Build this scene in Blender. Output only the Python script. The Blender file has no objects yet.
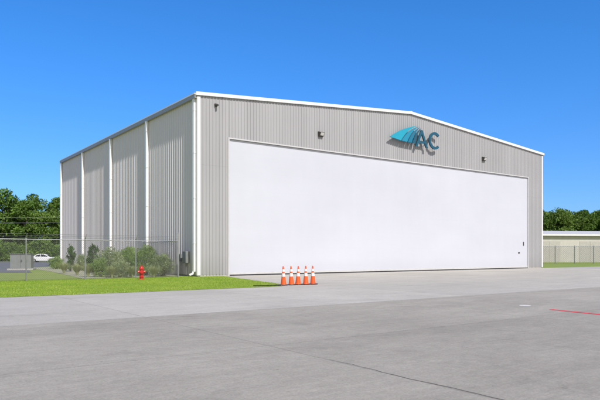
import bpy, math, random
from mathutils import Vector, Matrix, noise
random.seed(7)
sc = bpy.context.scene
col = sc.collection
H = 1.55; F = 586.0; HY = 253.5
ANG = math.atan2(.5876, .809)
CA, SA = math.cos(ANG), math.sin(ANG)
A = (-6.73, 38.65)
def gp(px, py):            # a spot on the ground
    Y = F*H/(py-HY); return ((px-300)/F*Y, Y)
def LW(s, y):              # hangar frame -> world
    return (A[0]+CA*s-SA*y, A[1]+SA*s+CA*y)

# ------------------------------------------------------------- materials
class NT:
    def __init__(s, name):
        s.m = bpy.data.materials.new(name); s.m.use_nodes = True
        s.t = s.m.node_tree; s.b = s.t.nodes['Principled BSDF']
    def n(s, ty, **k):
        nd = s.t.nodes.new(ty)
        for a, v in k.items(): setattr(nd, a, v)
        return nd
    def l(s, a, b): s.t.links.new(a, b)
    def val(s, sock, v):
        if hasattr(v, 'is_linked') or hasattr(v, 'links'): s.l(v, sock)
        else: sock.default_value = v
    def math(s, op, a, b=0.0, c=None, clamp=False):
        nd = s.n('ShaderNodeMath', operation=op, use_clamp=clamp)
        s.val(nd.inputs[0], a); s.val(nd.inputs[1], b)
        if c is not None: s.val(nd.inputs[2], c)
        return nd.outputs[0]
    def coord(s, scale=(1,1,1), which='Object'):
        tc = s.n('ShaderNodeTexCoord'); mp = s.n('ShaderNodeMapping')
        s.l(tc.outputs[which], mp.inputs[0]); mp.inputs['Scale'].default_value = scale
        return mp.outputs[0]
    def noise(s, scale, detail=4, rough=.55, sc3=(1,1,1)):
        nd = s.n('ShaderNodeTexNoise'); s.l(s.coord(sc3), nd.inputs['Vector'])
        nd.inputs['Scale'].default_value = scale; nd.inputs['Detail'].default_value = detail
        nd.inputs['Roughness'].default_value = rough
        return nd.outputs['Fac']
    def remap(s, v, a, b, c, d):
        nd = s.n('ShaderNodeMapRange'); s.l(v, nd.inputs[0])
        for i, x in enumerate((a, b, c, d)): nd.inputs[i+1].default_value = x
        return nd.outputs[0]
    def mix(s, fac, a, b, mode='MIX'):
        nd = s.n('ShaderNodeMix', data_type='RGBA', blend_type=mode)
        s.val(nd.inputs[0], fac)
        for sock, v in ((nd.inputs[6], a), (nd.inputs[7], b)):
            if isinstance(v, tuple): sock.default_value = (*v, 1) if len(v) == 3 else v
            else: s.l(v, sock)
        return nd.outputs[2]
    def scale_col(s, c, f):
        nd = s.n('ShaderNodeVectorMath', operation='SCALE')
        if isinstance(c, tuple): nd.inputs[0].default_value = c[:3]
        else: s.l(c, nd.inputs[0])
        s.val(nd.inputs['Scale'], f)
        return nd.outputs[0]
    def bump(s, v, dist=.01, strength=.5):
        nd = s.n('ShaderNodeBump'); s.l(v, nd.inputs['Height'])
        nd.inputs['Distance'].default_value = dist; nd.inputs['Strength'].default_value = strength
        s.l(nd.outputs[0], s.b.inputs['Normal'])
    def out(s, c, rough=.6, metal=0., spec=.5):
        if isinstance(c, tuple): s.b.inputs['Base Color'].default_value = (*c, 1)
        else: s.l(c, s.b.inputs['Base Color'])
        s.b.inputs['Roughness'].default_value = rough
        s.b.inputs['Metallic'].default_value = metal
        s.b.inputs['Specular IOR Level'].default_value = spec
        return s.m

def simple(name, c, rough=.5, metal=0., spec=.5, var=.12, scale=3.):
    t = NT(name); f = t.remap(t.noise(scale), .3, .7, 1-var, 1+var)
    return t.out(t.scale_col(c, f), rough, metal, spec)

def cladding(name, c, v=1.):
    t = NT(name)
    a = t.remap(t.noise(.2, 2), .3, .7, 1-.035*v, 1+.035*v)
    b = t.remap(t.noise(1.2, 5, .6, (3,3,.12)), .3, .7, 1-.045*v, 1+.035*v)   # run-down streaks
    sep = t.n('ShaderNodeSeparateXYZ'); t.l(t.coord(), sep.inputs[0])
    xy = t.math('ADD', sep.outputs[0], sep.outputs[1])
    wn = t.n('ShaderNodeTexWhiteNoise', noise_dimensions='1D')
    t.l(t.math('FLOOR', t.math('DIVIDE', xy, .915)), wn.inputs['W'])
    w = t.remap(wn.outputs['Value'], 0, 1, 1-.03*v, 1+.03*v)
    g = t.remap(sep.outputs[2], 0, 1.6, .86, 1.0)                     # splash dirt low down
    lap = t.math('LESS_THAN', t.math('ABSOLUTE', t.math('SUBTRACT', sep.outputs[2], 7.45)), .015)
    lp = t.math('SUBTRACT', 1., t.math('MULTIPLY', lap, .09*v))
    f = t.math('MULTIPLY', t.math('MULTIPLY', a, b), t.math('MULTIPLY', t.math('MULTIPLY', w, g), lp))
    return t.out(t.scale_col(c, f), .45, 0., .35)

def concrete(name, c, c2, px, py, joint=.025, jd=.45, contrast=1.0):
    t = NT(name)
    sep = t.n('ShaderNodeSeparateXYZ'); t.l(t.coord(), sep.inputs[0])
    def jt(o, p, off=0.):
        q = t.math('DIVIDE', t.math('ADD', o, off), p); fr = t.math('FRACT', q)
        d = t.math('MULTIPLY', t.math('MINIMUM', fr, t.math('SUBTRACT', 1., fr)), p)
        return t.remap(d, joint*.4, joint, 1., 0.), t.math('FLOOR', q)
    j1, f1 = jt(sep.outputs[0], px, 11.95); j2, f2 = jt(sep.outputs[1], py, 21.5)
    cmb = t.n('ShaderNodeCombineXYZ'); t.l(f1, cmb.inputs[0]); t.l(f2, cmb.inputs[1])
    wn = t.n('ShaderNodeTexWhiteNoise', noise_dimensions='2D'); t.l(cmb.outputs[0], wn.inputs['Vector'])
    slab = t.remap(wn.outputs['Value'], 0, 1, 1-.06*contrast, 1+.06*contrast)
    big = t.remap(t.noise(.16, 6, .65), .3, .7, 0., 1.)
    streak = t.remap(t.noise(.6, 8, .74, (.5, 1.8, 1)), .3, .72, 1-.12*contrast, 1+.10*contrast)
    broom = t.remap(t.noise(14, 3, .6, (.12, 1, 1)), .3, .7, .95, 1.05)
    fine = t.remap(t.noise(30, 5, .8), .3, .7, .80, 1.20)
    mid = t.remap(t.noise(6, 7, .8), .3, .7, 1-.11*contrast, 1+.11*contrast)
    stain = t.remap(t.noise(.7, 8, .76), .54, .74, 1., 1-.20*contrast)
    spots = t.remap(t.noise(4.2, 5, .7), .655, .71, 1., 1-.30*contrast)
    vn = t.n('ShaderNodeTexNoise'); t.l(t.coord(), vn.inputs['Vector']); vn.inputs['Scale'].default_value = .9; vn.inputs['Detail'].default_value = 5
    va = t.n('ShaderNodeVectorMath', operation='ADD'); t.l(t.coord(), va.inputs[0]); t.l(vn.outputs['Color'], va.inputs[1])
    vo = t.n('ShaderNodeTexVoronoi', feature='DISTANCE_TO_EDGE'); vo.inputs['Scale'].default_value = .11; t.l(va.outputs[0], vo.inputs['Vector'])
    hair = t.remap(vo.outputs['Distance'], .0004, .0011, 1., 0.)
    hair = t.math('MULTIPLY', hair, t.remap(t.noise(.3, 2), .48, .62, 0., 1.))
    base = t.mix(big, c, c2)
    f = t.math('MULTIPLY', t.math('MULTIPLY', slab, streak), t.math('MULTIPLY', t.math('MULTIPLY', broom, fine), t.math('MULTIPLY', t.math('MULTIPLY', stain, mid), spots)))
    j = t.math('MAXIMUM', j1, j2)
    f = t.math('MULTIPLY', f, t.math('SUBTRACT', 1., t.math('MULTIPLY', j, jd)))
    f = t.math('MULTIPLY', f, t.math('SUBTRACT', 1., t.math('MULTIPLY', hair, .13)))
    t.bump(t.noise(40, 4, .7), .004, .5)
    return t.out(t.scale_col(base, f), .85, 0., .2)

M = {}
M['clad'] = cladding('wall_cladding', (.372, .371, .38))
M['clad_lightened'] = cladding('side_cladding_shade_lightened', (.70, .665, .675), .25)  # same metal as the gable wall, colour lightened to offset its shade
M['trim'] = simple('white_trim', (.76, .76, .76), .4, var=.05)
M['spout'] = simple('downspout_white', (.86, .85, .84), .4, var=.03)
M['frame'] = simple('door_frame_metal', (.55, .55, .555), .4, var=.05)
M['gutter'] = simple('gutter_metal', (.33, .32, .31), .4, var=.06)
M['roofm'] = simple('roof_metal', (.62, .62, .61), .4, var=.06)
M['found'] = simple('foundation_concrete', (.42, .41, .39), .8)
M['seal'] = simple('black_rubber', (.03, .03, .032), .7)
M['dark'] = simple('dark_metal', (.06, .055, .05), .45)
t = NT('door_skin')
sep = t.n('ShaderNodeSeparateXYZ'); t.l(t.coord(), sep.inputs[0])
a = t.remap(t.noise(.13, 4, .55, (1, 1, 1.6)), .3, .7, .955, 1.03)
b = t.remap(t.noise(.7, 3, .55, (2.0, 1, .3)), .35, .75, 1.0, .985)
g = t.remap(sep.outputs[2], .1, 1.2, .93, 1.)
q = t.math('FRACT', t.math('DIVIDE', sep.outputs[2], 1.32))
seam = t.remap(t.math('ABSOLUTE', t.math('SUBTRACT', q, .5)), .0, .014, .975, 1.)
f = t.math('MULTIPLY', t.math('MULTIPLY', a, b), t.math('MULTIPLY', g, seam))
t.bump(t.noise(.6, 3, .5, (.6, 1, 1.6)), .02, .6)
M['door'] = t.out(t.scale_col((.565, .58, .64), f), .5, 0., .4)
M['light'] = concrete('pale_concrete', (.505, .475, .425), (.435, .408, .362), 6.1, 6.1, .022, .3, .9)
M['darkc'] = concrete('weathered_concrete', (.32, .293, .252), (.415, .382, .33), 7.6, 5.5, .022, .24, 1.1)
M['crack'] = simple('crack_filler', (.18, .16, .135), .8)
M['asphalt'] = simple('asphalt', (.15, .15, .16), .85, var=.2)
M['mulch'] = simple('gravel_bed', (.36, .35, .24), .95, var=.35, scale=9)
def grassm(name, c1, c2, sc_=.5):
    t = NT(name)
    n1 = t.remap(t.noise(sc_, 5, .65), .35, .65, 0., 1.)
    n2 = t.remap(t.noise(22, 3, .7), .3, .7, .7, 1.3)
    return t.out(t.scale_col(t.mix(n1, c1, c2), n2), .85, 0., .2)
M['lawn'] = grassm('lawn_soil', (.20, .31, .03), (.27, .35, .045), .6)
M['field'] = grassm('field_grass', (.20, .29, .05), (.28, .33, .08), .08)
t = NT('grass_blade')
gi = t.n('ShaderNodeNewGeometry')
rnd = gi.outputs['Random Per Island']
n1 = t.remap(t.noise(.5, 5, .65), .38, .62, 0., 1.)
c = t.mix(n1, (.19, .33, .025), (.31, .41, .05))
c = t.mix(t.math('GREATER_THAN', rnd, .95), c, (.36, .35, .12))
M['blade'] = t.out(t.scale_col(c, t.remap(rnd, 0, 1, .7, 1.25)), .6, 0., .3)
def leafm(name, c1, c2, tr=.3):
    t = NT(name)
    gi = t.n('ShaderNodeNewGeometry'); rnd = gi.outputs['Random Per Island']
    oi = t.n('ShaderNodeObjectInfo')
    n1 = t.remap(t.noise(.55, 3, .6), .38, .62, 0., 1.)
    c = t.scale_col(t.mix(n1, c1, c2), t.remap(rnd, 0, 1, .65, 1.35))
    c = t.scale_col(c, t.remap(oi.outputs['Random'], 0, 1, .85, 1.15))
    t.out(c, .65, 0., .25)
    tl = t.n('ShaderNodeBsdfTranslucent'); t.l(c, tl.inputs[0])
    mx = t.n('ShaderNodeMixShader'); mx.inputs[0].default_value = tr
    t.l(t.b.outputs[0], mx.inputs[1]); t.l(tl.outputs[0], mx.inputs[2])
    t.l(mx.outputs[0], t.t.nodes['Material Output'].inputs[0])
    return t.m
M['leaf_dark'] = leafm('dark_foliage', (.08, .16, .025), (.15, .25, .045))
M['leaf_mid'] = leafm('green_foliage', (.11, .20, .035), (.20, .30, .06))
M['leaf_upright'] = leafm('dark_shrub_foliage', (.08, .16, .04), (.14, .23, .06))
M['leaf_shrub'] = leafm('shrub_foliage', (.18, .30, .06), (.31, .42, .10))
M['leaf_sage'] = leafm('sage_foliage', (.28, .36, .16), (.41, .47, .24))
M['leaf_pale'] = leafm('pale_grass_leaf', (.38, .42, .17), (.52, .53, .27))
M['bark'] = simple('bark', (.11, .09, .07), .9, var=.3, scale=8)
M['galv'] = simple('galvanised_steel', (.32, .33, .34), .45, .6, var=.12)
M['wire'] = simple('fence_wire', (.24, .245, .25), .55, .3)
M['orange'] = simple('cone_orange', (.85, .11, .015), .45, var=.07, scale=9)
M['collar'] = simple('reflective_white', (.78, .78, .78), .35, var=.05)
M['rubber'] = simple('cone_base_rubber', (.022, .022, .024), .7)
M['red'] = simple('hydrant_red', (.55, .02, .018), .4, var=.12, scale=8)
M['carwhite'] = simple('car_paint', (.8, .8, .81), .22, var=.02)
M['glass'] = simple('tinted_glass', (.02, .024, .03), .08)
M['tyre'] = simple('tyre', (.02, .02, .02), .8)
M['chrome'] = simple('alloy', (.5, .5, .52), .3, .8)
M['headl'] = simple('lamp_glass', (.7, .72, .74), .15)
M['taill'] = simple('tail_glass', (.4, .02, .02), .2)
M['box'] = simple('cabinet_grey', (.22, .235, .23), .5, var=.08)
M['beige'] = simple('beige_siding', (.52, .50, .46), .6, var=.06, scale=1)
M['beigeroof'] = simple('pale_roof', (.60, .58, .55), .5, var=.05)
M['beigedoor'] = simple('tan_door', (.45, .43, .40), .5, var=.08)
M['teal'] = simple('logo_teal', (.015, .33, .47), .35, var=.03)
M['teal2'] = simple('logo_deep_teal', (.012, .24, .38), .35, var=.03)
M['teal3'] = simple('logo_mid_blue', (.01, .16, .27), .35, var=.03)
M['blue'] = simple('logo_blue', (.01, .09, .15), .35, var=.03)
M['lens'] = simple('lamp_lens', (.6, .6, .58), .2)
M['redpaint'] = simple('red_line_paint', (.78, .045, .035), .6, var=.2, scale=6)
M['whitepaint'] = simple('white_mark_paint', (.72, .72, .70), .6, var=.15, scale=12)
M['wood'] = simple('pole_wood', (.16, .12, .09), .9, var=.2)

# ------------------------------------------------------------- mesh helper
class MB:
    def __init__(s): s.v = []; s.f = []
    def add(s, vs, fs):
        o = len(s.v); s.v += [tuple(v) for v in vs]; s.f += [tuple(i+o for i in f) for f in fs]; return s
    def box(s, x0, x1, y0, y1, z0, z1):
        vs = [(x, y, z) for z in (z0, z1) for y in (y0, y1) for x in (x0, x1)]
        return s.add(vs, [(0,2,3,1),(4,5,7,6),(0,1,5,4),(2,6,7,3),(0,4,6,2),(1,3,7,5)])
    def tube(s, pts, r, n=6, cap=True):
        pts = [Vector(p) for p in pts]; rs = r if isinstance(r, (list, tuple)) else [r]*len(pts)
        vs = []
        for i, p in enumerate(pts):
            d = (pts[min(i+1, len(pts)-1)]-pts[max(i-1, 0)]).normalized()
            u = d.orthogonal().normalized() if abs(d.z) > .95 else d.cross(Vector((0,0,1))).normalized()
            w = d.cross(u)
            for k in range(n):
                a = 2*math.pi*k/n; vs.append(p+u*math.cos(a)*rs[i]+w*math.sin(a)*rs[i])
        fs = []
        for i in range(len(pts)-1):
            for k in range(n):
                fs.append((i*n+k, i*n+(k+1) % n, (i+1)*n+(k+1) % n, (i+1)*n+k))
        if cap: fs += [tuple(range(n))[::-1], tuple((len(pts)-1)*n+k for k in range(n))]
        return s.add(vs, fs)
    def lathe(s, prof, n=20, c=(0,0,0)):
        vs = []
        for r, z in prof:
            for k in range(n):
                a = 2*math.pi*k/n; vs.append((c[0]+r*math.cos(a), c[1]+r*math.sin(a), c[2]+z))
        fs = [(i*n+k, i*n+(k+1) % n, (i+1)*n+(k+1) % n, (i+1)*n+k) for i in range(len(prof)-1) for k in range(n)]
        fs += [tuple(range(n))[::-1], tuple((len(prof)-1)*n+k for k in range(n))]
        return s.add(vs, fs)
    def prism(s, poly, y0, y1):         # poly in xz, extruded in y
        n = len(poly)
        vs = [(x, y0, z) for x, z in poly]+[(x, y1, z) for x, z in poly]
        return s.add(vs, [tuple(range(n)), tuple(range(n, 2*n))[::-1]]+[(i, (i+1) % n, (i+1) % n+n, i+n)[::-1] for i in range(n)])
    def build(s, name, mat, parent=None, smooth=False, bevel=0, loc=None):
        me = bpy.data.meshes.new(name); me.from_pydata(s.v, [], s.f); me.materials.append(mat)
        if len(s.f) < 30000: 
            import bmesh
            bm = bmesh.new(); bm.from_mesh(me)
            if s.recalc: bmesh.ops.recalc_face_normals(bm, faces=bm.faces)
            bm.to_mesh(me); bm.free()
        if smooth:
            me.polygons.foreach_set('use_smooth', [True]*len(me.polygons))
            try: me.set_sharp_from_angle(angle=math.radians(40))
            except Exception: pass
        o = bpy.data.objects.new(name, me); col.objects.link(o)
        if parent: o.parent = parent
        if loc: o.location = loc
        if bevel:
            b = o.modifiers.new('bevel', 'BEVEL'); b.width = bevel; b.segments = 2; b.limit_method = 'ANGLE'
        return o
    recalc = True
def tag(o, label=None, cat=None, group=None, kind=None):
    if label: o['label'] = label
    if cat: o['category'] = cat
    if group: o['group'] = group
    if kind: o['kind'] = kind
    return o
def empty(name, loc, rz=0):
    o = bpy.data.objects.new(name, None); col.objects.link(o); o.location = loc; o.rotation_euler = (0,0,rz)
    o.empty_display_size = .3; return o
def copy_tree(o, parent=None):
    c = o.copy(); col.objects.link(c); c.parent = parent
    for ch in [x for x in bpy.data.objects if x.parent == o]: copy_tree(ch, c)
    return c

def sheet(name, poly, z, mat, local=True, label=None):
    me = bpy.data.meshes.new(name); me.from_pydata([(x, y, 0) for x, y in poly], [], [tuple(range(len(poly)))])
    me.materials.append(mat); o = bpy.data.objects.new(name, me); col.objects.link(o)
    if local: o.location = (A[0], A[1], z); o.rotation_euler = (0,0,ANG)
    else: o.location = (0,0,z)
    return tag(o, kind='structure', label=label)

# ------------------------------------------------------------- ground
sheet('ground', [(-2500,-2500),(2500,-2500),(2500,2500),(-2500,2500)], 0, M['field'], False, 'green field around the hangar')
sheet('apron', [(-90,-21.5),(160,-21.5),(160,-.02),(1.9,-.02),(-1.0,-11.6),(-1.7,-12.3),(-2.6,-12.5),(-90,-12.5)], .006, M['light'], True, 'pale concrete apron in front of the hangar door')
sheet('taxiway', [(-160,-120),(160,-120),(160,-21.5),(-160,-21.5)], .010, M['darkc'], True, 'weathered brown grey concrete taxiway in the foreground')
sheet('lawn', [(-90,-12.5),(-2.6,-12.5),(-1.7,-12.3),(-1.0,-11.6),(1.9,-.02),(-.02,-.02),(-.02,1.2),(-90,1.2)], .014, M['lawn'], True, 'bright green mown lawn in front of the fence')
sheet('planting_bed', [(-7,1.2),(-.02,1.2),(-.02,34.6),(-4,34.6),(-5,18)], .010, M['mulch'], True, 'gravel planting bed along the side wall')
sheet('car_park', [(-140,47),(-21.5,47),(-29,62),(-36,112),(-140,112)], .012, M['asphalt'], False, 'blue grey asphalt car park behind the fence')
rk = random.Random(9); pts = []
for i in range(60):
    y = -28.6-i*.16; pts.append((-11.93+.02*math.sin(i*.5)+rk.uniform(-.014,.014), y))
ws = [.002+.0045*min(1, i/14)+rk.uniform(0,.003) for i in range(60)]
me = bpy.data.meshes.new('crack')
me.from_pydata([v for (x, y), w_ in zip(pts, ws) for v in ((x-w_, y, 0), (x+w_, y, 0))], [], [(2*i, 2*i+1, 2*i+3, 2*i+2) for i in range(59)])
me.materials.append(M['crack']); o = bpy.data.objects.new('crack', me); col.objects.link(o); o.location = (A[0], A[1], .0135); o.rotation_euler = (0,0,ANG)
tag(o, 'thin dark crack running through the near concrete', kind='structure')
# lawn blades
def inpoly(x, y, P):
    c = False; j = len(P)-1
    for i in range(len(P)):
        if (P[i][1] > y) != (P[j][1] > y) and x < (P[j][0]-P[i][0])*(y-P[i][1])/(P[j][1]-P[i][1])+P[i][0]: c = not c
        j = i
    return c
LP = [(-26,-12.55),(-2.6,-12.55),(-1.65,-12.3),(-.95,-11.6),(1.85,-.1),(-.1,-.1),(-.1,1.2),(-26,1.2)]
mb = MB(); mb.recalc = False
rr = random.Random(3)
cnt = 0
while cnt < 125000:
    x = rr.uniform(-26, 2); y = rr.uniform(-12.6, 1.2)
    if not inpoly(x, y, LP): continue
    cnt += 1
    h = rr.uniform(.02, .048)*(1+.5*noise.noise(Vector((x*.8, y*.8, 0)))); a = rr.uniform(0, 6.28); w = rr.uniform(.006, .012)
    dx, dy = math.cos(a)*w, math.sin(a)*w; lx, ly = rr.uniform(-.02,.02), rr.uniform(-.02,.02)
    mb.add([(x-dx, y-dy, 0), (x+dx, y+dy, 0), (x+lx, y+ly, h)], [(0,1,2)])
o = mb.build('grass', M['blade'], None); o.location = (A[0], A[1], .012); o.rotation_euler = (0,0,ANG)
tag(o, 'short bright green grass blades of the lawn', 'grass', kind='stuff')
# painted marks
a0 = Vector(gp(551, 310)); a1 = Vector(gp(600, 315)); d = (a1-a0).normalized(); nrm = Vector((-d.y, d.x))*.085
e = a1+d*9
o = sheet('painted_line', [tuple(a0-nrm), tuple(e-nrm), tuple(e+nrm), tuple(a0+nrm)], .0145, M['redpaint'], False)
del o['kind']; tag(o, 'red line painted on the weathered concrete at the right', 'painted line')
wx, wy = gp(525, 306)
o = sheet('painted_mark', [(wx+.17*math.cos(i*.5236), wy+.17*math.sin(i*.5236)) for i in range(12)], .0145, M['whitepaint'], False)
del o['kind']; tag(o, 'small white spot painted on the concrete left of the red line', 'painted mark')

# ------------------------------------------------------------- hangar
W, D, E, R = 40.07, 34.6, 12.07, 13.62
DX0, DX1, DZ0, DZ1 = 2.33, 37.5, .15, 9.37
def top(x): return E+(R-E)*(1-abs(x-W/2)/(W/2))
hg = empty('hangar', (A[0], A[1], 0), ANG)
tag(hg, 'large pale grey ribbed metal hangar with a wide white door and blue logo', 'hangar')
def profile(a0, a1, P, shape):
    out = [(a0, 0)]; k = math.ceil(a0/P-1)
    while k*P < a1:
        for da, off in shape:
            a = k*P+da
            if a0 < a < a1: out.append((a, off))
        k += 1
    out.append((a1, 0)); return out
S1 = ((.09, 0), (.110, .038), (.155, .038), (.175, 0))
S2 = ((.10, 0), (.145, .055), (.225, .055), (.27, 0))
def corr(mb, a0, a1, zb, zt, place, P=.245, shape=S1):
    pr = profile(a0, a1, P, shape); vs = []; fs = []
    for i, (a, off) in enumerate(pr):
        vs += [place(a, off, zb(a) if callable(zb) else zb), place(a, off, zt(a) if callable(zt) else zt)]
        if i: fs.append((2*i-2, 2*i, 2*i+1, 2*i-1))
    mb.add(vs, fs)
fr = lambda a, off, z: (a, -off, z)
mb = MB(); mb.recalc = False
corr(mb, 0, DX0, .12, top, fr); corr(mb, DX1, W, .12, top, fr)
corr(mb, DX0, W/2, DZ1, top, fr); corr(mb, W/2, DX1, DZ1, top, fr)
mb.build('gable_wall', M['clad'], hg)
mb = MB(); mb.recalc = False
corr(mb, 0, D, .12, E, lambda a, off, z: (-off, D-a, z), .38, S2); mb.build('side_wall', M['clad_lightened'], hg)
mb = MB(); mb.recalc = False
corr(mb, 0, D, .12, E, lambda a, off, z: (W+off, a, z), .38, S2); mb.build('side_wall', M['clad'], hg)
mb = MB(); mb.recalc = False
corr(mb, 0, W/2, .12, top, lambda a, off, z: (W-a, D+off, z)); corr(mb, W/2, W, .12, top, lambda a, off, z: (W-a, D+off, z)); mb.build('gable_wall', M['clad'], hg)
for bx in ((.01, DX0-.02, .01, .25), (DX1+.02, W-.01, .01, .25), (.01, .25, .26, D-.01), (W-.25, W-.01, .26, D-.01), (.26, W-.26, D-.25, D-.01)):
    mb = MB(); mb.box(*bx, 0, .125); mb.build('foundation', M['found'], hg)
# roof
for sx in (0, 1):
    mb = MB(); x0 = -.18 if sx == 0 else W+.18
    z0 = top(0)-.18*(R-E)/(W/2)
    mb.add([(x0, -.12, z0+.05), (W/2, -.12, R+.05), (W/2, D+.12, R+.05), (x0, D+.12, z0+.05),
            (x0, -.12, z0+.12), (W/2, -.12, R+.12), (W/2, D+.12, R+.12), (x0, D+.12, z0+.12)],
           [(0,1,2,3),(4,5,6,7),(0,1,5,4),(2,3,7,6),(0,3,7,4)])
    rf = mb.build('roof', M['roofm'], hg)
mb = MB(); mb.prism([(W/2-.35, R+.10), (W/2, R+.17), (W/2+.35, R+.10), (W/2, R+.125)], -.13, D+.13); mb.build('ridge_cap', M['trim'], rf)
for yy in (-.155, D+.045):
    for xa, xb in ((-.2, W/2), (W/2, W+.2)):
        mb = MB(); za, zb_ = top(xa)+.0, top(xb)+.0
        vs = [(xa, yy, za-.09), (xb, yy, zb_-.09), (xb, yy, zb_+.13), (xa, yy, za+.13)]
        vs += [(x, y+.11, z) for x, y, z in vs]
        mb.add(vs, [(0,1,2,3),(4,5,6,7),(0,1,5,4),(1,2,6,5),(2,3,7,6),(3,0,4,7)])
        mb.build('rake_trim', M['trim'], hg)
for xs, sg in ((0, -1), (W, 1)):
    mb = MB(); x0, x1 = sorted((xs+sg*.066, xs+sg*.25))
    mb.box(x0, x1, -.03, D+.03, E-.27, E-.04); mb.build('gutter', M['gutter'], hg)
    mb = MB(); x0, x1 = sorted((xs+sg*.05, xs+sg*.27)); mb.box(x0, x1, -.04, D+.04, E-.035, E+.025); mb.build('eave_trim', M['trim'], hg)
for cx, sx in ((0, -1), (W, 1)):
    for cy, sy in ((0, -1), (D, 1)):
        mb = MB()
        xa, xb = sorted((cx+sx*.08, cx-sx*.16)); ya, yb = sorted((cy+sy*.042, cy+sy*.056))
        mb.box(xa, xb, ya, yb, .1, E-.14)
        xa, xb = sorted((cx+sx*.066, cx+sx*.08)); ya, yb = sorted((cy+sy*.040, cy-sy*.16))
        mb.box(xa, xb, ya, yb, .1, E-.28)
        mb.build('corner_trim', M['trim'], hg)
for i in range(5):
    y = [.34, 8.6, 17.25, 25.95, D-.2][i]
    for xs, sg in ((0, -1), (W, 1)):
        mb = MB(); xa, xb = sorted((xs+sg*.066, xs+sg*(.25 if i else .2))); mb.box(xa, xb, y-.12, y+.12, .35, E-.272)
        xc = xs+sg*.15
        mb.tube([(xc, y, .36), (xc+sg*.08, y, .2), (xc+sg*.3, y, .12)], .075, 8)
        dsp = mb.build('downspout', M['spout'], hg)
        for z in (2.2, 5.2, 8.2, 11.0):
            mb = MB(); xa, xb = sorted((xs+sg*.064, xs+sg*(.257 if i else .207))); mb.box(xa, xb, y-.145, y+.145, z, z+.04)
            mb.build('strap', M['spout'], dsp)
# door
mb = MB()
nx, nz = 60, 14
vs = [(DX0+(DX1-DX0)*i/nx, .085, DZ0+.10+(DZ1-DZ0-.10)*j/nz) for j in range(nz+1) for i in range(nx+1)]
fs = [(j*(nx+1)+i, j*(nx+1)+i+1, (j+1)*(nx+1)+i+1, (j+1)*(nx+1)+i) for j in range(nz) for i in range(nx)]
mb.recalc = False; mb.add(vs, fs); dr = mb.build('hangar_door', M['door'], hg, smooth=True)
mb = MB(); mb.box(DX0+.02, DX1-.02, .03, .2, .10, DZ0+.098); mb.build('bottom_rail', M['frame'], dr, bevel=.01)
mb = MB(); mb.box(DX0+.02, DX1-.02, .06, .17, .012, .098); mb.build('rubber_seal', M['seal'], dr)
mb = MB(); mb.box(DX1-.75, DX1-.63, .045, .084, 2.35, 2.75); mb.build('lock_plate', M['dark'], dr)
mb = MB(); mb.box(DX1-1.6, DX1-1.35, .05, .084, 1.55, 1.7); mb.build('latch', M['dark'], dr)
for bx in ((DX0-.09, DX0+.012, -.05, .22, .0, DZ1+.012), (DX1-.012, DX1+.09, -.05, .22, .0, DZ1+.012), (DX0-.09, DX1+.09, -.052, .22, DZ1+.014, DZ1+.10)):
    mb = MB(); mb.box(*bx); mb.build('door_frame', M['frame'], hg)
mb = MB(); mb.box(DX0-.1, DX1+.1, -.35, .25, .008, .0155); mb.build('threshold', M['found'], hg)
def wall_lamp(x, z, s=1.):
    mb = MB()
    mb.add([(x-.24*s,-.04,z-.2*s),(x+.24*s,-.04,z-.2*s),(x+.24*s,-.04,z+.2*s),(x-.24*s,-.04,z+.2*s),
            (x-.2*s,-.22*s,z-.16*s),(x+.2*s,-.22*s,z-.16*s),(x+.2*s,-.34*s,z+.12*s),(x-.2*s,-.34*s,z+.12*s)],
           [(0,1,2,3),(4,5,6,7),(0,1,5,4),(1,2,6,5),(2,3,7,6),(3,0,4,7)])
    o = mb.build('wall_lamp', M['dark'], hg, bevel=.015)
    mb = MB(); mb.add([(x-.16*s,-.24*s,z-.13*s),(x+.16*s,-.24*s,z-.13*s),(x+.16*s,-.345*s,z+.08*s),(x-.16*s,-.345*s,z+.08*s)], [(0,1,2,3)])
    mb.build('lens', M['lens'], o)
wall_lamp(10.2, 10.63); wall_lamp(30.05, 10.63); 
mb = MB(); mb.box(1.2, 1.38, -.1, -.035, 11.42, 11.62); mb.tube([(1.29,-.09,11.52),(1.29,-.34,11.46)], .07, 10)
mb.build('security_camera', M['dark'], hg)
# logo: a swept wing of four curved blades and two letters, standing off the wall
lg_y0, lg_y1 = -.50, -.38
def cur(a, b, k, n=14):
    out = []
    for i in range(n+1):
        u = i/n; x = a[0]+(b[0]-a[0])*u; z = a[1]+(b[1]-a[1])*u
        nx_, nz_ = -(b[1]-a[1]), (b[0]-a[0])
        out.append((x+nx_*k*4*u*(1-u), z+nz_*k*4*u*(1-u)))
    return out
def fin(tip, top_, foot, bow, bow2):
    m = MB(); m.prism(cur(tip, top_, bow)+cur(top_, foot, bow2)[1:], lg_y0, lg_y1); return m
lg = fin((17.15, 11.20), (20.52, 12.52), (18.42, 11.03), .05, -.085).build('logo_sign', M['teal'], hg)
fin((18.53, 11.02), (20.64, 12.47), (19.15, 10.99), .085, -.085).build('logo_fin', M['teal2'], lg)
fin((19.25, 10.98), (20.76, 12.41), (19.70, 10.97), .085, -.08).build('logo_fin', M['teal3'], lg)
fin((19.79, 10.96), (20.88, 12.33), (20.12, 10.95), .08, -.07).build('logo_fin', M['blue'], lg)
mb = MB()
ax, z0, z1, wA, st = 20.20, 10.74, 12.20, 1.54, .24
apx = ax+wA/2
def la(z): return ax+(apx-.10-ax)*(z-z0)/(z1-z0)
def rb(z): return ax+wA-(ax+wA-apx-.10)*(z-z0)/(z1-z0)
zc0, zc1 = z0+.33, z0+.52
mb.prism([(ax, z0), (ax+st, z0), (la(zc0)+st, zc0), (la(zc1)+st, zc1), (apx-.005, z1-.32), (apx-.005, z1), (apx-.10, z1)], lg_y0+.002, lg_y1+.002)
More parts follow.
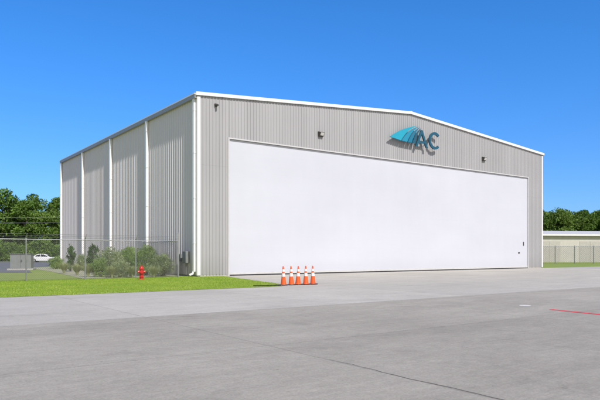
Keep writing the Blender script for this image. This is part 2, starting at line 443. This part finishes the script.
mb.prism([(ax+wA, z0), (apx+.10, z1), (apx-.005, z1), (apx-.005, z1-.32), (rb(zc1)-st, zc1), (rb(zc0)-st, zc0), (ax+wA-st, z0)], lg_y0+.002, lg_y1+.002)
mb.prism([(la(zc0)+st-.001, zc0), (rb(zc0)-st+.001, zc0), (rb(zc1)-st+.001, zc1), (la(zc1)+st-.001, zc1)], lg_y0+.004, lg_y1)
mb.build('letter', M['blue'], lg)
mb = MB()
cx, cz, ro, ri = 22.66, 11.47, .76, .53
oa = [math.radians(a) for a in range(44, 317, 9)]
mb.prism([(cx+ro*math.cos(a), cz+ro*math.sin(a)) for a in oa]+[(cx+ri*math.cos(a), cz+ri*math.sin(a)) for a in oa[::-1]], lg_y0, lg_y1)
mb.build('letter', M['blue'], lg)
for x, z in ((18.0,11.25),(19.2,11.8),(18.95,11.15),(19.55,11.15),(20.02,11.15),(20.4,10.95),(21.55,10.95),(22.02,11.47),(22.8,12.09),(22.8,10.84)):
    mb = MB(); mb.tube([(x, -.39, z), (x, -.02, z)], .02, 6); mb.build('standoff', M['dark'], lg)
mb = MB(); mb.box(-.32, -.066, 1.2, 1.75, .9, 1.7); mb.build('meter_box', M['box'], hg, bevel=.02)
mb = MB(); mb.box(-.24, -.066, 2.2, 2.5, 1.0, 1.5); mb.build('conduit_box', M['box'], hg)
for yy in (1.5, 2.35):
    mb = MB(); mb.tube([(-.15, yy, .99), (-.15, yy, .1)], .035, 8); mb.build('conduit', M['galv'], hg)

# ------------------------------------------------------------- chain link fence
def fence(origin, rz, L, Ht, sp, wr, posts, label, cat='fence', wires=True, name='chain_link_fence', pr=.038, tall=None):
    f = empty(name, (*origin, 0), rz); tag(f, label, cat)
    mb = MB(); mb.recalc = False
    z0 = .04
    k = -int(Ht/sp)-1
    def strip(xa, za, xb, zb):
        dx, dz = xb-xa, zb-za; l = math.hypot(dx, dz)
        if l < .02: return
        ox, oz = -dz/l*wr, dx/l*wr
        vs = [(xa+ox, 0, za+oz), (xa, -wr, za), (xa-ox, 0, za-oz), (xa, wr, za), (xb+ox, 0, zb+oz), (xb, -wr, zb), (xb-ox, 0, zb-oz), (xb, wr, zb)]
        mb.add(vs, [(0,1,5,4),(1,2,6,5),(2,3,7,6),(3,0,4,7)])
    while k*sp < L:
        x = k*sp
        xa, xb = max(0, x), min(L, x+Ht)
        if xb > xa: strip(xa, z0+(xa-x), xb, z0+(xb-x)); strip(xa, z0+Ht-(xa-x), xb, z0+Ht-(xb-x))
        k += 1
    mb.build('mesh_panel', M['wire'], f)
    mb = MB(); mb.tube([(0, 0, Ht+.04), (L, 0, Ht+.04)], pr*.6, 8); mb.build('top_rail', M['galv'], f)
    for i, p in enumerate(posts):
        mb = MB(); big = tall and i in tall
        r = pr*1.5 if big else pr
        hh = Ht+.55 if big else Ht+.08
        yo = .03 if not big else 0
        mb.tube([(p, yo, 0), (p, yo, hh)], r, 10)
        mb.lathe([(r*1.15, 0), (r*1.15, .04), (.01, .09)], 10, (p, yo, hh-.02))
        ps = mb.build('post', M['galv'], f)
        if wires and not big:
            mb = MB(); mb.tube([(p, .03, Ht+.06), (p, -.22, Ht+.36)], .018, 6); mb.build('wire_arm', M['galv'], ps)
    if wires:
        for j in range(3):
            mb = MB(); y = -.04-.08*j; z = Ht+.15+.09*j
            mb.tube([(0, y, z), (L, y, z)], .007, 4)
            mb.build('barbed_wire', M['wire'], f)
    return f
fo = LW(-25.0, 0.0)
fence(fo, ANG, 23.6, 2.3, .11, .0042, [25-22.9+.0, 25-19.8, 25-16.7, 25-13.6, 25-10.45, 25-7.25, 25-4.2, 23.6],
      'chain link fence with barbed wire running to the left corner of the hangar', tall=(7,))
o = fence(LW(-1.4, .1), ANG+math.pi/2, 6.0, 2.3, .11, .0042, [3.0, 5.98],
      'short chain link return panel beside the shrubs near the hangar side wall', tall=(), wires=False)
fence((35, 87), math.radians(10), 66, 2.6, .3, .016, [i*3.2 for i in range(20)],
      'distant chain link fence in front of the low beige building', wires=False, pr=.07)

# ------------------------------------------------------------- foliage
def leafquads(mb, rnd, c, n, rad, size, flat=.8):
    for _ in range(n):
        while True:
            p = Vector((rnd.uniform(-1,1), rnd.uniform(-1,1), rnd.uniform(-1,1)))
            if .25 < p.length < 1: break
        q = c+Vector((p.x*rad, p.y*rad, p.z*rad*flat))
        a = Vector((rnd.gauss(0,1), rnd.gauss(0,1), rnd.gauss(0,1))).normalized()
        b = a.orthogonal().normalized()
        b = (Matrix.Rotation(rnd.uniform(0, 6.28), 3, a) @ b); s = size*rnd.uniform(.6, 1.3); a2 = a.cross(b)
        mb.add([q-b*s, q-a2*s*.5, q+b*s, q+a2*s*.5], [(0,1,2,3)])
def tree_parts(seed, h, cr, leafs=6500, size=.3, trunkh=.25):
    rnd = random.Random(seed); tr = MB(); lf = MB(); lf.recalc = False
    r0 = h*.022
    tr.tube([(0,0,0), (rnd.uniform(-.2,.2), rnd.uniform(-.2,.2), h*.3), (rnd.uniform(-.5,.5), rnd.uniform(-.5,.5), h*.62), (0, 0, h*.9)], [r0*1.2, r0*.85, r0*.5, r0*.12], 8)
    cl = []
    for i in range(40):
        u = rnd.random(); z = h*(trunkh+(.93-trunkh)*u)
        prof = math.sin(math.pi*min(1, (.18+u*.80)))**.7
        a = rnd.uniform(0, 6.28); rr_ = cr*prof*rnd.uniform(.25, .95)
        c = Vector((math.cos(a)*rr_, math.sin(a)*rr_, z)); cl.append(c)
        if i < 12: tr.tube([(0,0,z*.6), (c.x*.5, c.y*.5, z*.8), tuple(c)], [r0*.4, r0*.25, r0*.08], 5)
    for c in cl:
        leafquads(lf, rnd, c, leafs//len(cl), cr*rnd.uniform(.24, .42), size, .75)
    return tr, lf
def plant(name, part_names, trm, lfm, leafmat, loc, label, cat, group=None, rz=0):
    o = empty(name, loc, rz); tag(o, label, cat, group)
    trm.build(part_names[0], M['bark'], o); lfm.build(part_names[1], leafmat, o); return o
protos = []
TL = 'dark green broadleaf tree in the dense line left of the hangar'
TR = 'green broadleaf tree in the line behind the low beige building'
for i, (h, cr) in enumerate(((14.5, 5.0), (12.8, 4.6), (13.8, 4.2), (11.5, 5.2))):
    a, b = tree_parts(20+i, h, cr, trunkh=.12)
    protos.append(plant('broadleaf_tree', ('trunk', 'crown'), a, b, M['leaf_dark'] if i % 2 == 0 else M['leaf_mid'], (0,0,0), TL, 'tree', 'trees behind the car park'))
used = [False]*4
def put_tree(k, x, y, s, rz, label, group):
    if not used[k]: o = protos[k]; used[k] = True
    else: o = copy_tree(protos[k])
    o.location = (x, y, 0); o.rotation_euler = (0,0,rz); o.scale = (s,)*3
    tag(o, label, 'tree', group)
rt = random.Random(11)
x = -88
while x < -44:
    put_tree(rt.randrange(4), x+rt.uniform(-1,1), 124+rt.uniform(-3,3), rt.uniform(.9, 1.06), rt.uniform(0,6), TL, 'trees behind the car park')
    x += rt.uniform(4.0, 5.2)
x = -90
while x < -44:
    put_tree(rt.randrange(4), x, 133+rt.uniform(-3,3), rt.uniform(1.02, 1.16), rt.uniform(0,6), TL, 'trees behind the car park')
    x += rt.uniform(4.5, 6)
HT = (14.5, 12.8, 13.8, 11.5)
for yb, dx, hh in ((158, 3.4, 13.2), (168, 3.6, 14.6)):
    x = 60
    while x < 104:
        k = rt.randrange(4)
        put_tree(k, x, yb+rt.uniform(-3,3), hh*rt.uniform(.93, 1.03)/HT[k], rt.uniform(0,6), TR, 'trees behind the beige building')
        x += dx*rt.uniform(.85, 1.15)

def shrub_parts(seed, h, r, leafs, size, ncl=22, shoots=1):
    rnd = random.Random(seed); st = MB(); lf = MB(); lf.recalc = False
    for i in range(ncl):
        a = rnd.uniform(0, 6.28); u = (i+.5)/ncl; z = h*(.12+.74*u)
        q = r*rnd.uniform(.1, .8)*math.sqrt(max(.08, 1-(max(0, u-.35)/.65)**2))
        c = Vector((math.cos(a)*q, math.sin(a)*q, z))
        st.tube([(rnd.uniform(-.06,.06), rnd.uniform(-.06,.06), 0), (c.x*.5, c.y*.5, z*.6), tuple(c)], [.02, .014, .006], 5)
        leafquads(lf, rnd, c, leafs//ncl, r*rnd.uniform(.28, .44), size, .9)
        for kk in range(shoots):
            tip = c+Vector((rnd.uniform(-.35,.35)*r, rnd.uniform(-.35,.35)*r, h*rnd.uniform(.06,.18)))
            st.tube([tuple(c), tuple(tip)], [.006, .003], 4)
            for j in range(5): leafquads(lf, rnd, c.lerp(tip, j/4), 8, r*.09, size*.9, 1.3)
    return st, lf
x = -86; hp = None
while x < -42:
    if hp is None:
        a, b = shrub_parts(5, 4.2, 3.2, 3500, .22)
        hp = plant('bush', ('stem', 'foliage'), a, b, M['leaf_mid'], (0,0,0), 'a', 'bush'); o = hp
    else: o = copy_tree(hp)
    o.location = (x, 116+rt.uniform(-1.5,1.5), 0); o.rotation_euler = (0,0,rt.uniform(0,6)); s = rt.uniform(.75, 1.1); o.scale = (s,s,s)
    tag(o, 'low green bush at the foot of the left tree line', 'bush', 'bushes at the foot of the trees')
    x += rt.uniform(2.6, 3.6)

near = [ # px, py, h, r, mat, leafs, size, label
 (71, 271.5, 2.4, .6, 'leaf_upright', 3000, .05, 'narrow dark green upright shrub farthest left beside the hangar side wall'),
 (93, 272.5, 2.5, .65, 'leaf_upright', 3000, .05, 'dark green upright shrub behind the second fence post from the left'),
 (110, 275.0, 1.9, 1.3, 'leaf_sage', 6000, .05, 'wide pale olive shrub midway along the side wall'),
 (128, 274.0, 2.1, 1.2, 'leaf_shrub', 5600, .05, 'rounded green shrub just left of the red hydrant'),
 (146, 275.6, 2.15, 1.3, 'leaf_shrub', 6600, .05, 'widest green shrub right behind the red hydrant'),
 (162, 276.6, 1.55, .95, 'leaf_sage', 4200, .05, 'pale olive shrub nearest the hangar corner'),
 (84, 270.5, 1.4, 1.1, 'leaf_sage', 4200, .055, 'low olive green shrub behind the narrow upright shrub'),
 (56, 269.0, 1.1, 1.0, 'leaf_shrub', 3200, .055, 'low green shrub beyond the far end of the planting bed'),
 (101, 277.0, 1.15, 1.0, 'leaf_shrub', 4200, .042, 'low rounded green shrub in front of the wide pale shrub'),
 (121, 277.4, 1.0, .9, 'leaf_sage', 3800, .042, 'low olive shrub left of the hydrant in front of the rounded shrub'),
]
for i, (px, py, h, r, m, n, s, lab) in enumerate(near):
    x, y = gp(px, py); a, b = shrub_parts(40+i, h, r, n, s)
    plant('shrub', ('stem', 'foliage'), a, b, M[m], (x, y, .01), lab, 'shrub')
def tuft(seed, h, n):
    rnd = random.Random(seed); mb = MB(); mb.recalc = False
    for _ in range(n):
        a = rnd.uniform(0, 6.28); l = h*rnd.uniform(.6, 1.1); sp = rnd.uniform(.15, .75); w = .01
        px, py = math.cos(a), math.sin(a); pts = []
        for t_ in (0, .4, .75, 1): pts.append(Vector((px*(.05+sp*l*t_*t_), py*(.05+sp*l*t_*t_), l*(t_-.28*sp*t_*t_))))
        sd = Vector((-py, px, 0))*w; vs = []
        for j, p in enumerate(pts): k_ = (1, 1, .7, .1)[j]; vs += [p-sd*k_, p+sd*k_]
        mb.add(vs, [(0,1,3,2),(2,3,5,4),(4,5,7,6)])
    return mb
for i, (px, py, h, lab) in enumerate(((88, 277.2, .95, 'pale ornamental grass clump by the second fence post'), (112, 277.8, .8, 'pale ornamental grass clump left of the rounded green shrub'),
        (132, 277.9, .8, 'pale ornamental grass clump left of the red hydrant'), (154, 277.8, .8, 'pale ornamental grass clump right of the red hydrant'), (64, 273.5, .9, 'pale ornamental grass clump below the narrow upright shrub'), (77, 275.5, .9, 'pale ornamental grass clump just left of the second fence post'))):
    x, y = gp(px, py); o = tuft(70+i, h, 520).build('ornamental_grass', M['leaf_pale'], None); o.location = (x, y, .01)
    tag(o, lab, 'ornamental grass')

# ------------------------------------------------------------- cones
def make_cone():
    r = empty('traffic_cone', (0,0,0))
    mb = MB(); mb.box(-.185, .185, -.185, .185, 0, .04); mb.build('base', M['rubber'], r, bevel=.012)
    R0 = lambda z: .135-(.135-.03)*(z-.05)/.87
    mb = MB(); mb.lathe([(.15, .041), (.145, .06)]+[(R0(z), z) for z in (.07, .3, .5, .7, .90)]+[(.026, .925), (.012, .925)], 24); mb.build('body', M['orange'], r, smooth=True)
    for za, zb_ in ((.42, .58), (.66, .78)):
        mb = MB(); mb.lathe([(R0(za)+.001, za), (R0(za)+.004, za), (R0(zb_)+.004, zb_), (R0(zb_)+.001, zb_)], 24); mb.build('reflective_collar', M['collar'], r, smooth=True)
    return r
cp = make_cone(); rc = random.Random(4)
LABS = ['leftmost orange traffic cone of the five in a row on the apron', 'second traffic cone from the left in the row of five', 'middle traffic cone of the row of five',
        'fourth traffic cone from the left in the row of five', 'rightmost orange traffic cone of the five in a row']
for i, px in enumerate((283.6, 291.4, 298.0, 305.8, 313)):
    o = cp if i == 0 else copy_tree(cp)
    x, y = gp(px, 285.6-.25*i); o.location = (x, y, .012); o.rotation_euler = (rc.uniform(-.02,.02), rc.uniform(-.02,.02), ANG+rc.uniform(-.25, .25))
    tag(o, LABS[i], 'traffic cone', 'traffic cones in a row on the apron')
x0, y0 = gp(253, 286.6); x1, y1 = gp(281, 286.2)
L_ = math.hypot(x1-x0, y1-y0)
mb = MB(); mb.prism([(0,0),(.03,.05),(L_-.03,.05),(L_,0)], -.08, .08)  # low dark strip on the apron, left of the cones
o = mb.build('dark_strip', M['rubber'], None, bevel=.01); o.location = (x0, y0, .012); o.rotation_euler = (0,0,math.atan2(y1-y0, x1-x0))
tag(o, 'low black strip lying left of the traffic cones', 'rubber strip')

# ------------------------------------------------------------- hydrant
hx, hy = gp(141.5, 279.6)
hd = empty('fire_hydrant', (hx, hy, .01), math.radians(20)); tag(hd, 'red fire hydrant on the lawn in front of the fence', 'fire hydrant')
mb = MB(); mb.lathe([(.17,0),(.17,.04),(.11,.05),(.105,.12),(.15,.125),(.15,.16),(.105,.17),(.10,.58),(.135,.59),(.135,.63)], 20); mb.build('barrel', M['red'], hd, smooth=True)
mb = MB(); mb.lathe([(.125,.632),(.12,.68),(.09,.75),(.045,.79),(.03,.80),(.03,.85),(.01,.855)], 20); mb.build('bonnet', M['red'], hd, smooth=True)
for v in ((1,0),(-1,0),(0,-1)):
    mb = MB(); k = .10 if v[1] else .075
    mb.tube([(v[0]*.08, v[1]*.08, .45), (v[0]*.17, v[1]*.17, .45)], k*.8, 14); mb.tube([(v[0]*.165, v[1]*.165, .45), (v[0]*.21, v[1]*.21, .45)], k, 8)
    mb.tube([(v[0]*.2, v[1]*.2, .45), (v[0]*.24, v[1]*.24, .45)], .02, 5); mb.build('outlet_cap', M['red'], hd)

# ------------------------------------------------------------- transformer cabinet
tx, ty = gp(22, 270)
tf = empty('electrical_cabinet', (tx, ty, 0.012), math.radians(15)); tag(tf, 'grey electrical cabinet on a pad behind the fence', 'electrical cabinet')
mb = MB(); mb.box(-1.1, 1.1, -.9, .9, 0, .14); mb.build('pad', M['found'], tf)
mb = MB(); mb.prism([(-.9,.14),(.9,.14),(.9,1.45),(-.9,1.45)], -.7, .7); mb.build('cabinet', M['box'], tf, bevel=.03)
mb = MB(); mb.box(-.94, .94, -.76, .74, 1.452, 1.52); mb.build('lid', M['box'], tf, bevel=.02)
mb = MB(); mb.box(-.012, .012, -.712, -.702, .22, 1.38); mb.build('door_seam', M['dark'], tf)
mb = MB(); mb.box(.05, .1, -.74, -.702, .75, .95); mb.build('handle', M['dark'], tf)

# ------------------------------------------------------------- car
cx_, cy_ = gp(44, 262.3)
car = empty('parked_car', (cx_, cy_, .012), math.radians(8)); tag(car, 'white sedan parked beyond the fence at the far left', 'car')
mb = MB()
body = [(-2.25,.28),(-1.85,.22),(1.9,.22),(2.28,.3),(2.32,.55),(2.25,.74),(1.95,.84),(1.05,.93),(-1.45,.98),(-2.1,.95),(-2.3,.8)]
mb.prism(body, -.9, .9); mb.build('body', M['carwhite'], car, smooth=True, bevel=.07)
mb = MB()
cab = [(-1.65,.97),(-1.1,1.36),(-.55,1.46),(.15,1.45),(.6,1.3),(1.15,.92)]
n = len(cab)
vs = [(x, -.8 if z < 1.1 else -.62, z) for x, z in cab]+[(x, .8 if z < 1.1 else .62, z) for x, z in cab]
mb.add(vs, [tuple(range(n)), tuple(range(n, 2*n))[::-1]]+[(i, (i+1) % n, (i+1) % n+n, i+n) for i in range(n)])
mb.build('roof', M['carwhite'], car, bevel=.03)
for sy in (-1, 1):
    for pts in ([(-1.3,1.02),(-.95,1.31),(-.42,1.38),(-.42,1.0)], [(-.34,1.0),(-.34,1.38),(.12,1.37),(.5,1.24),(.88,.98)]):
        mb = MB(); mb.add([(x, sy*(.815 if z < 1.1 else .665), z) for x, z in pts], [(0,1,2,3) if len(pts) == 4 else (0,1,2,3,4)]); mb.build('side_window', M['glass'], car)
for pts in ([(.64,1.30),(1.16,.95)], [(-1.14,1.36),(-1.66,1.0)]):
    (xa, za), (xb, zb_) = pts
    mb = MB(); mb.add([(xa, -.56, za+.012), (xa, .56, za+.012), (xb, .7, zb_+.012), (xb, -.7, zb_+.012)], [(0,1,2,3)]); mb.build('windscreen', M['glass'], car)
for wx_ in (-1.4, 1.4):
    for sy in (-1, 1):
        mb = MB(); mb.tube([(wx_, sy*.7, .33), (wx_, sy*.915, .33)], .33, 22); wh = mb.build('wheel', M['tyre'], car)
        mb = MB(); mb.tube([(wx_, sy*.90, .33), (wx_, sy*.925, .33)], .2, 16); mb.build('rim', M['chrome'], wh)
for sy in (-1, 1):
    mb = MB(); mb.box(2.2, 2.31, sy*.72-.15, sy*.72+.15, .6, .74); mb.build('headlight', M['headl'], car, bevel=.02)
    mb = MB(); mb.box(-2.32, -2.2, sy*.7-.16, sy*.7+.16, .72, .86); mb.build('tail_light', M['taill'], car, bevel=.02)

# ------------------------------------------------------------- low beige building
bb = empty('low_building', (46, 104, 0), math.radians(9)); tag(bb, 'long low beige metal building right of the hangar beyond a fence', 'building')
L_, Dp, hw = 75, 16, 4.9
mb = MB(); mb.box(-12, L_, 0, Dp, 0, hw); mb.build('wall', M['beige'], bb)
mb = MB(); mb.add([(-12.4,-.5,hw+.02),(L_+.4,-.5,hw+.02),(L_+.4,Dp/2,hw+1.0),(-12.4,Dp/2,hw+1.0),(-12.4,Dp+.5,hw+.02),(L_+.4,Dp+.5,hw+.02)], [(0,1,2,3),(3,2,5,4),(0,3,4),(1,5,2)])
mb.build('roof', M['beigeroof'], bb)
mb = MB(); mb.box(-12.4, L_+.4, -.62, -.48, hw-.22, hw+.06); mb.build('gutter', M['trim'], bb)
for i in range(7):
    x = -8+i*12
    mb = MB(); mb.box(x, x+8.2, -.05, -.01, 0, 3.7); hdoor = mb.build('hangar_door', M['beigedoor'], bb)
    for j in range(1, 4):
        mb = MB(); mb.box(x+8.2*j/4-.04, x+8.2*j/4+.04, -.09, -.051, 0, 3.7); mb.build('door_rib', M['beige'], hdoor)

# ------------------------------------------------------------- power line
for (px_, lab) in ((-78, 'wooden utility pole beyond the left edge of the car park'), (-17, 'wooden utility pole standing behind the hangar')):
    u = empty('utility_pole', (px_, 92, 0)); tag(u, lab, 'utility pole')
    mb = MB(); mb.tube([(0,0,0),(0,0,9)], [.17,.12], 10); mb.build('shaft', M['wood'], u)
    mb = MB(); mb.box(-.06, .06, -1.1, 1.1, 7.35, 7.5); mb.build('crossarm', M['wood'], u)
for k, (yy, zz, lab) in enumerate(((91, 7.6, 'upper overhead wire crossing the left tree line'), (93, 6.9, 'lower overhead wire crossing the left tree line'))):
    mb = MB(); mb.tube([(-78+61*i/16, yy, zz-.5*(1-(2*i/16-1)**2)) for i in range(17)], .025, 5)
    tag(mb.build('overhead_wire', M['galv']), lab, 'wire')

# ------------------------------------------------------------- light
w = bpy.data.worlds.new('World'); sc.world = w; w.use_nodes = True
nt = w.node_tree; bg = nt.nodes['Background']
sky = nt.nodes.new('ShaderNodeTexSky'); sky.sky_type = 'NISHITA'; sky.sun_disc = False
h = Vector((.51, -.86)).normalized(); EL = math.radians(45)
sky.sun_elevation = EL; sky.sun_rotation = math.atan2(h.x, h.y)
sky.air_density = 1.0; sky.dust_density = .3; sky.ozone_density = 2.0; sky.altitude = 0
# deeper blue opposite the sun, brighter fill tint added on the sun's side
def node(ty): return nt.nodes.new(ty)
tc = node('ShaderNodeTexCoord'); dot = node('ShaderNodeVectorMath'); dot.operation = 'DOT_PRODUCT'
nt.links.new(tc.outputs['Generated'], dot.inputs[0]); dot.inputs[1].default_value = (-.2, .85, .1)
mr = node('ShaderNodeMapRange'); mr.interpolation_type = 'SMOOTHSTEP'
nt.links.new(dot.outputs['Value'], mr.inputs[0]); mr.inputs[1].default_value = -.1; mr.inputs[2].default_value = .5
sp = node('ShaderNodeSeparateXYZ'); nt.links.new(tc.outputs['Generated'], sp.inputs[0])
mz = node('ShaderNodeMapRange'); mz.interpolation_type = 'SMOOTHSTEP'; nt.links.new(sp.outputs[2], mz.inputs[0]); mz.inputs[1].default_value = -.05; mz.inputs[2].default_value = .40
vz = node('ShaderNodeMix'); vz.data_type = 'RGBA'; nt.links.new(mz.outputs[0], vz.inputs[0])
vz.inputs[6].default_value = (.46, .74, 1.34, 1); vz.inputs[7].default_value = (.32, .98, 1.72, 1)
mx = node('ShaderNodeMix'); mx.data_type = 'RGBA'; nt.links.new(mr.outputs[0], mx.inputs[0])
mx.inputs[6].default_value = (1.5, 1.15, 1.0, 1); nt.links.new(vz.outputs[2], mx.inputs[7])
ml = node('ShaderNodeMix'); ml.data_type = 'RGBA'; ml.blend_type = 'MULTIPLY'; ml.inputs[0].default_value = 1
nt.links.new(sky.outputs[0], ml.inputs[6]); nt.links.new(mx.outputs[2], ml.inputs[7])
nt.links.new(ml.outputs[2], bg.inputs[0]); bg.inputs[1].default_value = .112
sl = bpy.data.lights.new('sun', 'SUN'); sl.energy = 4.3; sl.angle = math.radians(.5); sl.color = (1, .955, .89)
so = bpy.data.objects.new('sun', sl); col.objects.link(so)
dv = Vector((h.x*math.cos(EL), h.y*math.cos(EL), math.sin(EL)))
so.rotation_euler = dv.to_track_quat('Z', 'Y').to_euler(); so.location = (30, -20, 60)
cam = bpy.data.cameras.new('camera'); co = bpy.data.objects.new('camera', cam); col.objects.link(co)
co.location = (0, 0, H); co.rotation_euler = (math.pi/2, 0, 0)
cam.sensor_width = 36; cam.lens = F*36/600; cam.shift_y = (HY-200)/600; cam.clip_end = 6000; cam.clip_start = .1
sc.camera = co
sc.view_settings.view_transform = 'Standard'; sc.view_settings.look = 'None'; sc.view_settings.exposure = 0
